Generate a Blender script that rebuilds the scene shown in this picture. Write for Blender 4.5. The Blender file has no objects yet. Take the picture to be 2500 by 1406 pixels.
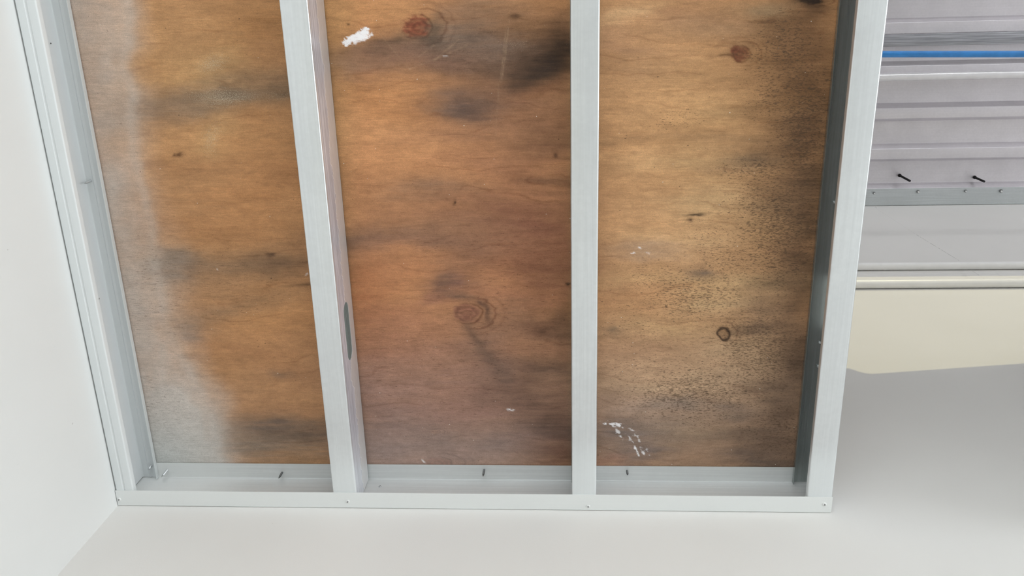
import bpy, bmesh, math, random
import numpy as np
from mathutils import Vector, Matrix

random.seed(4)
rng = np.random.default_rng(11)
scene = bpy.context.scene
COL = scene.collection

# ------------------------------------------------------------------ camera
Z0 = 2.75                     # underside of the steel framing above the floor
FPX = 2057.89
CAM_R = np.array([[0.99812311, 0.02565505, 0.0556064],
                  [-0.00595604, 0.94438133, -0.32879847],
                  [-0.06094898, 0.32785016, 0.94276163]])   # rows: right, down, forward
CAM_C = np.array([0.79593, -0.84192, Z0 - 1.25151])
cd = bpy.data.cameras.new('camera')
cam = bpy.data.objects.new('camera', cd)
COL.objects.link(cam)
cd.sensor_width = 36.0
cd.lens = FPX / 2500 * 36.0
cd.clip_start = 0.02
m = Matrix.Identity(4)
for i in range(3):
    m[i][0] = CAM_R[0][i]
    m[i][1] = -CAM_R[1][i]
    m[i][2] = -CAM_R[2][i]
    m[i][3] = CAM_C[i]
cam.matrix_world = m
scene.camera = cam

# ------------------------------------------------------------------ view, sky, daylight
scene.view_settings.view_transform = 'Standard'
scene.view_settings.look = 'None'
scene.view_settings.gamma = 1.0
scene.view_settings.use_curve_mapping = False
scene.view_settings.exposure = 0.10

world = bpy.data.worlds.new('world')
scene.world = world
world.use_nodes = True
bg = world.node_tree.nodes['Background']
bg.inputs[0].default_value = (0.86, 0.93, 1.0, 1)
bg.inputs[1].default_value = 0.28

ROOM_X, ROOM_Y, CEIL = 6.0, -3.4, Z0 + 2.154
CASTER_Y = -2.6


def area(name, loc, rot, sx, sy, power, color):
    l = bpy.data.lights.new(name, 'AREA')
    l.shape = 'RECTANGLE'
    l.size, l.size_y = sx, sy
    l.energy = power
    l.color = color
    o = bpy.data.objects.new(name, l)
    o.location = loc
    o.rotation_euler = rot
    COL.objects.link(o)
    return o


# daylight entering through the side windows and the front opening, plus an added high strip
area('daylight_side_window', (ROOM_X - 0.02, -1.3, 1.55), (0, math.radians(90), 0), 1.9, 2.2, 118, (0.93, 0.97, 1.0))
area('daylight_front_opening', (0.7, ROOM_Y + 0.02, 1.2), (math.radians(90), 0, 0), 2.0, 2.2, 38, (0.96, 0.98, 1.0))
area('added_upper_wall_light', (3.0, CASTER_Y - 0.75, 4.33), (math.radians(90), 0, 0), 4.0, 0.32, 20, (0.97, 0.98, 1.0))  # added strip light, sized to brighten the upper wall gradually
area('daylight_upper_side_window', (ROOM_X - 0.02, -1.2, 4.0), (0, math.radians(90), 0), 1.1, 2.0, 45, (0.96, 0.97, 1.0))
sl = bpy.data.lights.new('sun', 'SUN')
sl.energy = 0.85
sl.angle = math.radians(0.15)
sl.color = (1.0, 0.89, 0.48)
sun = bpy.data.objects.new('sun', sl)
SUN_D = Vector((-0.30, 0.90, -0.31)).normalized()
sun.rotation_euler = SUN_D.to_track_quat('-Z', 'Y').to_euler()
COL.objects.link(sun)


# ------------------------------------------------------------------ geometry of the photograph (used to find where a mark sits on a surface)
def ray(px, py):
    d = np.array([(px - 1250) / FPX, (py - 703) / FPX, 1.0])
    return CAM_R.T @ d


def hit(px, py, axis, v):
    d = ray(px, py)
    t = (v - CAM_C[axis]) / d[axis]
    return Vector(CAM_C + t * d)


def tag(o, label=None, cat=None, group=None, kind=None):
    if label:
        o['label'] = label
    if cat:
        o['category'] = cat
    if group:
        o['group'] = group
    if kind:
        o['kind'] = kind
    return o


def empty(name, loc):
    o = bpy.data.objects.new(name, None)
    o.empty_display_size = 0.05
    o.location = loc
    COL.objects.link(o)
    return o


def link(name, bm, mat, parent=None, smooth=False):
    """bm is in world coordinates; the object's origin is put on its parent or at its own centre."""
    me = bpy.data.meshes.new(name)
    bmesh.ops.recalc_face_normals(bm, faces=bm.faces)
    bm.to_mesh(me)
    bm.free()
    o = bpy.data.objects.new(name, me)
    me.materials.append(mat)
    COL.objects.link(o)
    if parent:
        off = Vector((0, 0, 0))
        p = parent
        while p is not None:
            off += p.location
            p = p.parent
        me.transform(Matrix.Translation(-off))
        o.parent = parent
    else:
        co = [v.co for v in me.vertices]
        c = sum(co, Vector()) / len(co)
        me.transform(Matrix.Translation(-c))
        o.location = c
    if smooth:
        for p in me.polygons:
            p.use_smooth = True
        try:
            me.set_sharp_from_angle(angle=math.radians(smooth if smooth > 1 else 35))
        except Exception:
            pass
    return o


def box(bm, x0, x1, y0, y1, z0, z1):
    vs = [bm.verts.new(c) for c in ((x0, y0, z0), (x1, y0, z0), (x1, y1, z0), (x0, y1, z0),
                                    (x0, y0, z1), (x1, y0, z1), (x1, y1, z1), (x0, y1, z1))]
    for f in ((3, 2, 1, 0), (4, 5, 6, 7), (0, 1, 5, 4), (1, 2, 6, 5), (2, 3, 7, 6), (3, 0, 4, 7)):
        bm.faces.new([vs[i] for i in f])
    return vs


def arc_path(pts, radii, n=6):
    """2D polyline with rounded corners."""
    out = [pts[0]]
    for i in range(1, len(pts) - 1):
        p0, p1, p2 = (Vector(pts[i - 1]), Vector(pts[i]), Vector(pts[i + 1]))
        r = radii[i]
        if r <= 0:
            out.append(tuple(p1))
            continue
        a = (p0 - p1).normalized()
        b = (p2 - p1).normalized()
        ang = a.angle(b)
        t = r / math.tan(ang / 2)
        s, e = p1 + a * t, p1 + b * t
        c = p1 + (a + b).normalized() * (r / math.sin(ang / 2))
        u, w = s - c, e - c
        tot = u.angle(w)
        for k in range(n + 1):
            f = k / n
            v = (u * math.sin((1 - f) * tot) + w * math.sin(f * tot)) / math.sin(tot)
            out.append(tuple(c + v))
    out.append(pts[-1])
    return out


def sheet(bm, path, t, a0, a1, axis, seg=1, wob=0.0, seed=0):
    """extrude a folded strip of thickness t along an axis. path in the plane across it;
    thickness grows to the left of the path direction. axis 'y': path=(x,z); axis 'x': path=(y,z)."""
    P = [Vector(p) for p in path]
    n = len(P)
    off = []
    for i in range(n):
        if i == 0:
            d = (P[1] - P[0]).normalized(); nn = Vector((-d.y, d.x)); off.append(P[i] + nn * t); continue
        if i == n - 1:
            d = (P[-1] - P[-2]).normalized(); nn = Vector((-d.y, d.x)); off.append(P[i] + nn * t); continue
        d1 = (P[i] - P[i - 1]).normalized(); d2 = (P[i + 1] - P[i]).normalized()
        n1 = Vector((-d1.y, d1.x)); n2 = Vector((-d2.y, d2.x))
        b = (n1 + n2).normalized()
        off.append(P[i] + b * (t / max(0.4, b.dot(n1))))
    rows = []
    rr = random.Random(seed)
    w = 0.0
    for s in range(seg + 1):
        a = a0 + (a1 - a0) * s / seg
        w = w * 0.8 + rr.uniform(-wob, wob)
        row = []
        for p in list(P) + list(reversed(off)):
            if axis == 'y':
                row.append(bm.verts.new((p.x + w, a, p.y)))
            else:
                row.append(bm.verts.new((a, p.x, p.y + w)))
        rows.append(row)
    N = 2 * n
    for s in range(seg):
        for i in range(N):
            j = (i + 1) % N
            bm.faces.new((rows[s][i], rows[s][j], rows[s + 1][j], rows[s + 1][i]))
    for row in (rows[0], rows[-1]):
        for i in range(n - 1):
            bm.faces.new((row[i], row[i + 1], row[N - 2 - i], row[N - 1 - i]))


def tube(bm, p0, p1, r, n=20, rings=1, caps=True, taper=1.0, bend=None):
    p0, p1 = Vector(p0), Vector(p1)
    ax = (p1 - p0).normalized()
    u = ax.cross(Vector((0.3, 0.2, 0.93))).normalized()
    if u.length < 0.1:
        u = ax.cross(Vector((1, 0, 0))).normalized()
    v = ax.cross(u).normalized()
    rows = []
    for s in range(rings + 1):
        f = s / rings
        c = p0.lerp(p1, f)
        if bend:
            c = c + Vector(bend(f))
        rad = r * (1 + (taper - 1) * f)
        rows.append([bm.verts.new(c + (u * math.cos(a) + v * math.sin(a)) * rad)
                     for a in [2 * math.pi * k / n for k in range(n)]])
    for s in range(rings):
        for k in range(n):
            bm.faces.new((rows[s][k], rows[s][(k + 1) % n], rows[s + 1][(k + 1) % n], rows[s + 1][k]))
    if caps:
        bm.faces.new(rows[0][::-1])
        bm.faces.new(rows[-1])


# ------------------------------------------------------------------ materials
class NT:
    def __init__(self, name):
        self.m = bpy.data.materials.new(name)
        self.m.use_nodes = True
        self.t = self.m.node_tree
        self.bsdf = self.t.nodes['Principled BSDF']
        self.geo = None

    def n(self, kind, **kw):
        nd = self.t.nodes.new(kind)
        for k, v in kw.items():
            setattr(nd, k, v)
        return nd

    def l(self, a, b):
        self.t.links.new(a, b)

    def val(self, sock, x):
        if isinstance(x, (int, float)):
            sock.default_value = x
        elif isinstance(x, (tuple, list)):
            sock.default_value = tuple(x) + ((1,) if len(x) == 3 and sock.type == 'RGBA' else ())
        else:
            self.l(x, sock)

    def pos(self):
        if not self.geo:
            self.geo = self.n('ShaderNodeNewGeometry')
        return self.geo.outputs['Position']

    def xyz(self):
        s = self.n('ShaderNodeSeparateXYZ')
        self.l(self.pos(), s.inputs[0])
        return s.outputs

    def scaled(self, sx, sy, sz, loc=(0, 0, 0)):
        mp = self.n('ShaderNodeMapping')
        mp.inputs['Scale'].default_value = (sx, sy, sz)
        mp.inputs['Location'].default_value = loc
        self.l(self.pos(), mp.inputs['Vector'])
        return mp.outputs[0]

    def noise(self, vec, scale=1.0, detail=4, rough=0.55, dist=0.0):
        nd = self.n('ShaderNodeTexNoise')
        nd.inputs['Scale'].default_value = scale
        nd.inputs['Detail'].default_value = detail
        nd.inputs['Roughness'].default_value = rough
        nd.inputs['Distortion'].default_value = dist
        self.l(vec, nd.inputs['Vector'])
        return nd.outputs[0]

    def ramp(self, x, a, b, lo=0.0, hi=1.0, smooth=True):
        nd = self.n('ShaderNodeMapRange')
        if smooth:
            nd.interpolation_type = 'SMOOTHSTEP'
        self.val(nd.inputs[0], x)
        self.val(nd.inputs[1], a)
        self.val(nd.inputs[2], b)
        self.val(nd.inputs[3], lo)
        self.val(nd.inputs[4], hi)
        return nd.outputs[0]

    def math(self, op, a, b=0.0, c=0.0):
        nd = self.n('ShaderNodeMath')
        nd.operation = op
        self.val(nd.inputs[0], a)
        self.val(nd.inputs[1], b)
        self.val(nd.inputs[2], c)
        return nd.outputs[0]

    def mix(self, f, a, b, mode='MIX'):
        nd = self.n('ShaderNodeMix')
        nd.data_type = 'RGBA'
        nd.blend_type = mode
        self.val(nd.inputs[0], f)
        self.val(nd.inputs[6], a)
        self.val(nd.inputs[7], b)
        return nd.outputs[2]

    def bump(self, h, strength=0.3, dist=0.001):
        nd = self.n('ShaderNodeBump')
        nd.inputs['Strength'].default_value = strength
        nd.inputs['Distance'].default_value = dist
        self.l(h, nd.inputs['Height'])
        self.l(nd.outputs[0], self.bsdf.inputs['Normal'])

    def set(self, base=None, rough=None, metal=None, spec=None):
        if base is not None:
            self.val(self.bsdf.inputs['Base Color'], base)
        if rough is not None:
            self.val(self.bsdf.inputs['Roughness'], rough)
        if metal is not None:
            self.val(self.bsdf.inputs['Metallic'], metal)
        if spec is not None:
            self.val(self.bsdf.inputs['Specular IOR Level'], spec)
        return self.m


def seg_mask(t, X, Z, x0, z0, x1, z1, w):
    """soft thin line between two points in a wall's plane"""
    dx, dz = x1 - x0, z1 - z0
    L = math.hypot(dx, dz)
    dx, dz = dx / L, dz / L
    ax = t.math('SUBTRACT', X, x0)
    az = t.math('SUBTRACT', Z, z0)
    u = t.math('ADD', t.math('MULTIPLY', ax, dx), t.math('MULTIPLY', az, dz))
    v = t.math('ABSOLUTE', t.math('SUBTRACT', t.math('MULTIPLY', ax, dz), t.math('MULTIPLY', az, dx)))
    across = t.ramp(v, w * 0.4, w, 1, 0)
    along = t.math('MULTIPLY', t.ramp(u, 0, 0.01), t.ramp(u, L - 0.01, L, 1, 0))
    return t.math('MULTIPLY', across, along)


def wall_mat(name, base, marks=()):
    t = NT(name)
    big = t.noise(t.pos(), 1.6, 3)
    fine = t.noise(t.pos(), 420, 2)
    c = t.mix(t.ramp(big, 0.3, 0.7), base, tuple(b * 0.955 for b in base))
    o = t.xyz()
    for (ax, x0, z0, x1, z1, w, col, k) in marks:
        mk = seg_mask(t, o[ax], o[2], x0, z0, x1, z1, w)
        wob = t.ramp(t.noise(t.pos(), 60, 3), 0.35, 0.6)
        c = t.mix(t.math('MULTIPLY', t.math('MULTIPLY', mk, wob), k), c, col)
    sp = t.noise(t.scaled(1, 1, 1, (3, 7, 1)), 75, 1)
    c = t.mix(t.ramp(sp, 0.80, 0.83, 0, 0.5), c, (0.35, 0.33, 0.3))
    t.bump(fine, 0.12, 0.0006)
    return t.set(c, 0.55, 0.0, 0.35)


def galv_mat(name, base, rough, metal, axis='y', streak=0.25, spray=True, full=0.0, low=0.8, bump=0.10):
    """galvanised steel: drawn streaks, faint spangle, and white overspray close to the corner walls"""
    t = NT(name)
    sc = (260, 5, 260) if axis == 'y' else (5, 260, 260)
    st = t.noise(t.scaled(*sc), 1.0, 4, 0.6)
    sp = t.noise(t.pos(), 130, 2)
    cl = t.noise(t.pos(), 9, 3)
    dark = tuple(b * (1 - streak) for b in base)
    c = t.mix(t.ramp(st, 0.35, 0.68), dark, base)
    c = t.mix(t.ramp(cl, 0.35, 0.7, 0, 0.35), c, tuple(b * 0.8 for b in base))
    c = t.mix(t.ramp(sp, 0.3, 0.7, 0.0, 0.14), c, tuple(b * 0.7 for b in base))
    rg = t.ramp(st, 0.2, 0.8, rough + 0.07, rough - 0.05, False)
    mt = metal
    if spray:
        o = t.xyz()
        nz = t.noise(t.pos(), 7, 4)
        wx = t.math('ADD', o[0], t.ramp(nz, 0.2, 0.8, -0.05, 0.05))
        left = t.ramp(wx, 0.05, 0.34, 1, 0)
        wy = t.math('ADD', o[1], t.ramp(nz, 0.2, 0.8, -0.03, 0.03))
        back = t.math('MULTIPLY', t.ramp(wy, -0.17, -0.045), low)
        k = t.math('MAXIMUM', t.math('MAXIMUM', left, back), full)
        dust = t.ramp(t.noise(t.pos(), 700, 1), 0.45, 0.75, 0.9, 1.0)
        k = t.math('MULTIPLY', k, dust)
        c = t.mix(k, c, (0.76, 0.795, 0.80) if axis == 'y' else (0.80, 0.82, 0.81))
        mt = t.math('MULTIPLY', t.math('SUBTRACT', 1.0, k), metal)
        rg = t.math('ADD', rg, t.math('MULTIPLY', k, 0.3))
    t.bump(t.math('ADD', st, t.math('MULTIPLY', sp, 0.6)), bump, 0.0004)
    return t.set(c, rg, mt)


def web_mat():
    t = NT('galvanised web steel')
    o = t.xyz()
    wav = t.noise(t.scaled(1, 26, 3), 1.0, 4, 0.62)
    lvl = t.math('ADD', Z0 + 0.047, t.ramp(wav, 0.3, 0.7, -0.012, 0.012, False))
    dz = t.math('SUBTRACT', o[2], lvl)
    zone = t.ramp(dz, -0.0006, 0.0006)
    line = t.ramp(t.math('ABSOLUTE', dz), 0.0005, 0.0014, 1, 0)
    st = t.noise(t.scaled(1, 9, 330), 1.0, 5, 0.7, 0.8)
    s2 = t.noise(t.scaled(1, 60, 600), 1.0, 3, 0.7, 0.5)
    a = t.mix(t.ramp(st, 0.36, 0.66), (0.42, 0.43, 0.50), (0.80, 0.82, 0.90))
    b = t.mix(t.ramp(s2, 0.3, 0.7), (0.62, 0.60, 0.60), (0.72, 0.70, 0.70))
    c = t.mix(zone, a, b)
    c = t.mix(t.math('MULTIPLY', line, t.ramp(st, 0.3, 0.5)), c, (0.95, 0.95, 0.96))
    wy = t.ramp(o[1], -0.2, -0.03, 0, 0.5)
    left = t.ramp(o[0], 0.05, 0.3, 0.9, 0)
    k = t.math('MAXIMUM', t.math('MAXIMUM', wy, left), 0.12)
    c = t.mix(k, c, (0.77, 0.80, 0.81))
    t.bump(t.math('ADD', st, t.math('MULTIPLY', zone, 0.5)), 0.2, 0.0004)
    return t.set(c, t.ramp(k, 0, 1, 0.34, 0.55, False), t.math('MULTIPLY', t.math('SUBTRACT', 1.0, k), 0.45))


def plain(name, col, rough=0.5, metal=0.0, var=0.1, scale=40, spec=0.5):
    t = NT(name)
    c = t.mix(t.ramp(t.noise(t.pos(), scale, 3), 0.3, 0.7), col, tuple(v * (1 - var) for v in col))
    return t.set(c, rough, metal, spec)


def wpt(px, py):
    p = hit(px, py, 1, 0.0)
    return p.x, p.z


cr = []
for (a, b, w, k) in (((2236, 572), (2343, 637), 0.0016, 0.75), ((2133, 505), (2236, 572), 0.0018, 0.14),
                     ((2137, 504), (2141, 509), 0.002, 0.7), ((2335, 645), (2357, 679), 0.012, 0.12),
                     ((2372, 660), (2404, 681), 0.002, 0.35), ((2431, 665), (2447, 676), 0.006, 0.10)):
    p, q = wpt(*a), wpt(*b)
    cr.append((0, p[0], p[1], q[0], q[1], w, (0.30, 0.29, 0.27), k))
M_WALLB = wall_mat('painted drywall back', (0.80, 0.79, 0.765), cr)
pL = hit(40, 1136, 0, 0.0); pM = hit(48, 1131, 0, 0.0)
M_WALLL = wall_mat('painted drywall left', (0.80, 0.81, 0.80),
                   [(1, pL.y, pL.z, pM.y, pM.z, 0.0012, (0.25, 0.25, 0.24), 0.8)])
M_WALLR = wall_mat('painted drywall far', (0.78, 0.78, 0.76))
M_FLOOR = plain('pale concrete floor', (0.60, 0.60, 0.59), 0.7, 0, 0.15, 3)
M_FLANGE = galv_mat('galvanised flange steel', (0.765, 0.79, 0.81), 0.30, 0.85, 'y', 0.07, low=0.8, full=0.16)
M_WEB = web_mat()
M_UPPER = galv_mat('shade-darkened bare upper flange', (0.40, 0.44, 0.43), 0.24, 0.8, 'y', 0.2, low=0.0)  # unsprayed flange steel, with the channel's shade put into a darker base colour
M_TRACK = galv_mat('white sprayed track steel', (0.74, 0.76, 0.765), 0.5, 0.7, 'x', 0.12, low=0.45)
M_TRACKLEG = galv_mat('white track leg', (0.78, 0.80, 0.80), 0.5, 0.3, 'x', 0.05, full=0.96)
M_ANGLE = galv_mat('pale zinc angle', (0.66, 0.70, 0.71), 0.5, 0.55, 'x', 0.12, spray=False)
M_DECK = galv_mat('primed deck steel', (0.80, 0.775, 0.81), 0.34, 0.6, 'x', 0.03, spray=False, bump=0.015)
M_BAR = galv_mat('scuffed zinc bar', (0.55, 0.56, 0.60), 0.4, 0.5, 'x', 0.5, spray=False)
M_EMT = plain('bright conduit steel', (0.90, 0.89, 0.90), 0.3, 0.45, 0.06, 30)
M_PIPE = plain('white painted pipe', (0.93, 0.93, 0.92), 0.3, 0.0, 0.04, 30)
M_BLUE = plain('blue plastic pipe', (0.05, 0.31, 0.80), 0.2, 0.0, 0.15, 30, 0.6)
M_SCREW = plain('zinc screw', (0.62, 0.64, 0.65), 0.35, 0.8, 0.2, 300)
M_SCREWW = plain('paint covered screw', (0.80, 0.81, 0.80), 0.5, 0.0, 0.08, 300)
M_RECESS = plain('dark screw recess', (0.08, 0.08, 0.08), 0.6, 0.2, 0.2, 300)
M_BLACK = plain('black phosphate screw', (0.016, 0.015, 0.017), 0.45, 0.3, 0.3, 300)
M_STEELTIP = plain('grey steel screw tip', (0.22, 0.23, 0.23), 0.35, 0.8, 0.3, 300)

# ------------------------------------------------------------------ the setting
TH = 0.0127
bm = bmesh.new(); box(bm, -0.12, 0.0, ROOM_Y, 0.12, 0, CEIL + 0.06)
tag(link('wall_left', bm, M_WALLL), 'white painted wall at the left edge of the framing', kind='structure')
bm = bmesh.new(); box(bm, 0.0, ROOM_X, 0.0, 0.12, 0, CEIL + 0.06)
tag(link('wall_back', bm, M_WALLB), 'white painted wall below and to the right of the framing', kind='structure')
bm = bmesh.new(); box(bm, 0.0, ROOM_X, ROOM_Y, 0.0, -0.1, 0)
tag(link('floor', bm, M_FLOOR), 'pale concrete floor', kind='structure')
bm = bmesh.new()
x0, x1 = ROOM_X, ROOM_X + 0.12
box(bm, x0, x1, ROOM_Y, 0.12, 0, 0.6); box(bm, x0, x1, ROOM_Y, 0.12, 2.5, 3.45); box(bm, x0, x1, ROOM_Y, 0.12, 4.55, CEIL + 0.06)
box(bm, x0, x1, -0.2, 0.12, 3.45, 4.55); box(bm, x0, x1, ROOM_Y, -2.2, 3.45, 4.55)
box(bm, x0, x1, -0.2, 0.12, 0.6, 2.5); box(bm, x0, x1, ROOM_Y, -2.4, 0.6, 2.5)
tag(link('wall_right', bm, M_WALLR), 'white wall with the side window', kind='structure')
bm = bmesh.new()
box(bm, -0.12, ROOM_X + 0.12, ROOM_Y - 0.12, ROOM_Y, 2.3, 3.6)
box(bm, 1.9, ROOM_X + 0.12, ROOM_Y - 0.12, ROOM_Y, 0, 2.3)
tag(link('wall_front', bm, M_WALLR), 'white wall over the front opening', kind='structure')

# unseen beam added and shaped so that its top edge draws the sunlight boundary on the back wall
edge = [(2072, 899), (2086, 903), (2098, 908), (2125, 913), (2500, 887)]
pts = []
for (px, py) in edge:
    p = hit(px, py, 1, 0.0)
    s = (CASTER_Y - p.y) / SUN_D.y
    q = p + SUN_D * s
    pts.append((q.x, q.z))
sl_ = (pts[-1][1] - pts[-2][1]) / (pts[-1][0] - pts[-2][0])
pts.append((ROOM_X, pts[-1][1] + sl_ * (ROOM_X - pts[-1][0])))
pts = [(0.0, pts[0][1] + 0.004)] + pts
bm = bmesh.new()
lo = 2.75
f_, b_ = [], []
for (x, z) in pts + [(ROOM_X, lo), (0.0, lo)]:
    f_.append(bm.verts.new((x, CASTER_Y, z)))
    b_.append(bm.verts.new((x, CASTER_Y - 0.1, z - 0.09 if z > lo else z)))
bm.faces.new(f_); bm.faces.new(b_[::-1])
for i in range(len(f_)):
    j = (i + 1) % len(f_)
    bm.faces.new((f_[i], b_[i], b_[j], f_[j]))
tag(link('light_blocker_1', bm, M_WALLR), 'white unseen beam added to cast the sunlight edge', kind='structure')

# unseen slab added right of the view to shade the back wall
bm = bmesh.new(); box(bm, 1.72, ROOM_X, ROOM_Y, 0.0, Z0 - 0.08, Z0 + 0.04)
tag(link('light_blocker_2', bm, M_WALLR), 'white unseen slab added to block light from the lower window', kind='structure')

bm = bmesh.new(); box(bm, 2.3, 2.4, ROOM_Y, 0.0, Z0 + 0.04, 3.45)  # unseen upright added to keep upper window light off the lower wall
tag(link('light_blocker_3', bm, M_WALLR), 'white unseen upright added to block light from the upper window', kind='structure')

# corrugated steel deck: narrow low flats, wide high flats
PITCH = 0.1590
prof = []
y = -0.004
prof.append((y, CEIL))
y = -0.071
zl, zh = CEIL, CEIL + 0.036
while y > CASTER_Y - 0.1:
    for q in ((y, zl), (y - 0.015, zh), (y - 0.104, zh), (y - 0.1185, zl)):
        prof.append(q)
    y -= PITCH
prof = [p for p in prof if p[0] > CASTER_Y - 0.1]
bm = bmesh.new()
path = arc_path(prof, [0] + [0.003] * (len(prof) - 2) + [0], 3)
sheet(bm, path, -0.0012, 0.0, ROOM_X, 'x', 1)
tag(link('ceiling', bm, M_DECK, smooth=25), 'grey corrugated steel deck high above', kind='structure')

# ------------------------------------------------------------------ screws
def screw_head(bm, c, n, r=0.0033, h=0.0022):
    n = Vector(n).normalized()
    u = n.orthogonal().normalized()
    v = n.cross(u)
    rows = []
    for (rr, hh) in ((1.0, 0.0), (1.0, 0.25), (0.86, 0.7), (0.55, 1.0), (0.0, 1.06)):
        if rr == 0:
            rows.append([bm.verts.new(c + n * h * hh)])
        else:
            rows.append([bm.verts.new(c + n * h * hh + (u * math.cos(a) + v * math.sin(a)) * r * rr)
                         for a in [math.tau * k / 20 for k in range(20)]])
    for s in range(3):
        for k in range(20):
            bm.faces.new((rows[s][k], rows[s][(k + 1) % 20], rows[s + 1][(k + 1) % 20], rows[s + 1][k]))
    for k in range(20):
        bm.faces.new((rows[3][k], rows[3][(k + 1) % 20], rows[4][0]))
    bm.faces.new(rows[0][::-1])
    return u, v


def add_screw(parent, c, n, mat, r=0.0033, h=0.0022, rot=0.3, name='screw'):
    bm = bmesh.new()
    c = Vector(c)
    u, v = screw_head(bm, c, n, r, h)
    s = link(name, bm, mat, parent, smooth=50)
    n = Vector(n).normalized()
    bm = bmesh.new()
    for k in range(2):
        a = rot + k * math.pi / 2
        d = u * math.cos(a) + v * math.sin(a)
        e = n.cross(d)
        L, W = r * 0.48, r * 0.11
        vs = []
        for z in (h * 0.80, h * 1.10):
            for (i, j) in ((-1, -1), (1, -1), (1, 1), (-1, 1)):
                vs.append(bm.verts.new(c + n * z + d * L * i + e * W * j))
        for f in ((3, 2, 1, 0), (4, 5, 6, 7), (0, 1, 5, 4), (1, 2, 6, 5), (2, 3, 7, 6), (3, 0, 4, 7)):
            bm.faces.new([vs[i] for i in f])
    link('cross_slot', bm, M_RECESS, s)
    return s


def add_tip(parent, base, direction, length, mat, r=0.0019, name='screw_tip'):
    """threaded shank with a drill point, poking through a flange"""
    bm = bmesh.new()
    base = Vector(base)
    d = Vector(direction).normalized()
    u = d.orthogonal().normalized(); v = d.cross(u)
    rows = []
    N = 12
    turns = int(length * 0.75 / 0.0016)
    prof_ = [(0, 1.0)]
    for k in range(turns):
        a = (k + 0.5) * 0.0016
        prof_ += [(a, 1.25), (a + 0.0008, 0.92)]
    prof_ += [(length * 0.8, 0.9), (length * 0.97, 0.3), (length, 0.08)]
    for (a, rr) in prof_:
        rows.append([bm.verts.new(base + d * a + (u * math.cos(t) + v * math.sin(t)) * r * rr)
                     for t in [math.tau * k / N for k in range(N)]])
    for s in range(len(rows) - 1):
        for k in range(N):
            bm.faces.new((rows[s][k], rows[s][(k + 1) % N], rows[s + 1][(k + 1) % N], rows[s + 1][k]))
    bm.faces.new(rows[0][::-1]); bm.faces.new(rows[-1])
    return link(name, bm, mat, parent)


# ------------------------------------------------------------------ steel studs
D, T, FL, LEG = 0.0923, 0.0010, 0.0413, 0.0313
Z1 = Z0 + D
Y_BACK, Y_FRONT = -0.0032, -1.213
RB = 0.003


def stud_part_path(xo, s, w, lower, rib):
    """flange with its rolled corner at the web side and its stiffening lip. s=+1: flange runs to +x from the web"""
    lip = 0.0105
    zb = Z0 if lower else Z1
    k = 1 if lower else -1
    pts = [(xo, zb + k * 0.0045), (xo, zb)]
    rad = [0, RB]
    if rib:
        for (a, d) in ((0.42, 0), (0.50, 0.0018), (0.58, 0)):
            pts.append((xo + s * w * a, zb + k * d)); rad.append(0.0004)
    pts += [(xo + s * w, zb), (xo + s * w, zb + k * lip)]
    rad += [RB * 0.8, 0]
    return arc_path(pts, rad, 6)


def make_stud(label, xo, s, w, hole, rib=False, wob=0.0, seed=0):
    """xo: outer face of the web; s: side the open channel faces"""
    root = empty('metal_stud', (xo, Y_BACK, Z0))
    tag(root, label, 'metal stud', 'steel studs under the plywood')
    for lower in (True, False):
        bm = bmesh.new()
        sgn = 1 if (s > 0) == lower else -1
        sheet(bm, stud_part_path(xo, s, w, lower, rib), T * sgn, Y_BACK, Y_FRONT, 'y', 40, wob, seed)
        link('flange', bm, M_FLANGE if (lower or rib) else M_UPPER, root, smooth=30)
    # web with its punched slot
    bm = bmesh.new()
    za, zb = Z0 + 0.0045, Z1 - 0.0045
    ex = [(Y_BACK, za), (Y_FRONT, za), (Y_FRONT, zb), (Y_BACK, zb)]
    faces_x = []
    xi = xo + s * T
    rings = []
    for x in (xo, xi):
        ov = [bm.verts.new((x, a, b)) for (a, b) in ex]
        oe = [bm.edges.new((ov[i], ov[(i + 1) % 4])) for i in range(4)]
        es = list(oe)
        loops = []
        for (yc, zc, hl, hr) in hole:
            lp = []
            for k in range(32):
                a = math.tau * k / 32
                yy = yc + math.cos(a) * hr + (hl - hr) * (1 if math.cos(a) > 0 else -1)
                lp.append(bm.verts.new((x, yy, zc + math.sin(a) * hr)))
            es += [bm.edges.new((lp[i], lp[(i + 1) % 32])) for i in range(32)]
            loops.append(lp)
        bmesh.ops.triangle_fill(bm, use_beauty=True, use_dissolve=False, edges=es)
        rings.append((ov, loops))
    (o1, l1), (o2, l2) = rings
    for i in range(4):
        j = (i + 1) % 4
        bm.faces.new((o1[i], o1[j], o2[j], o2[i]))
    for a, b in zip(l1, l2):
        for i in range(32):
            j = (i + 1) % 32
            bm.faces.new((a[i], a[j], b[j], b[i]))
    link('web', bm, M_WEB, root)
    return root


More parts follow.
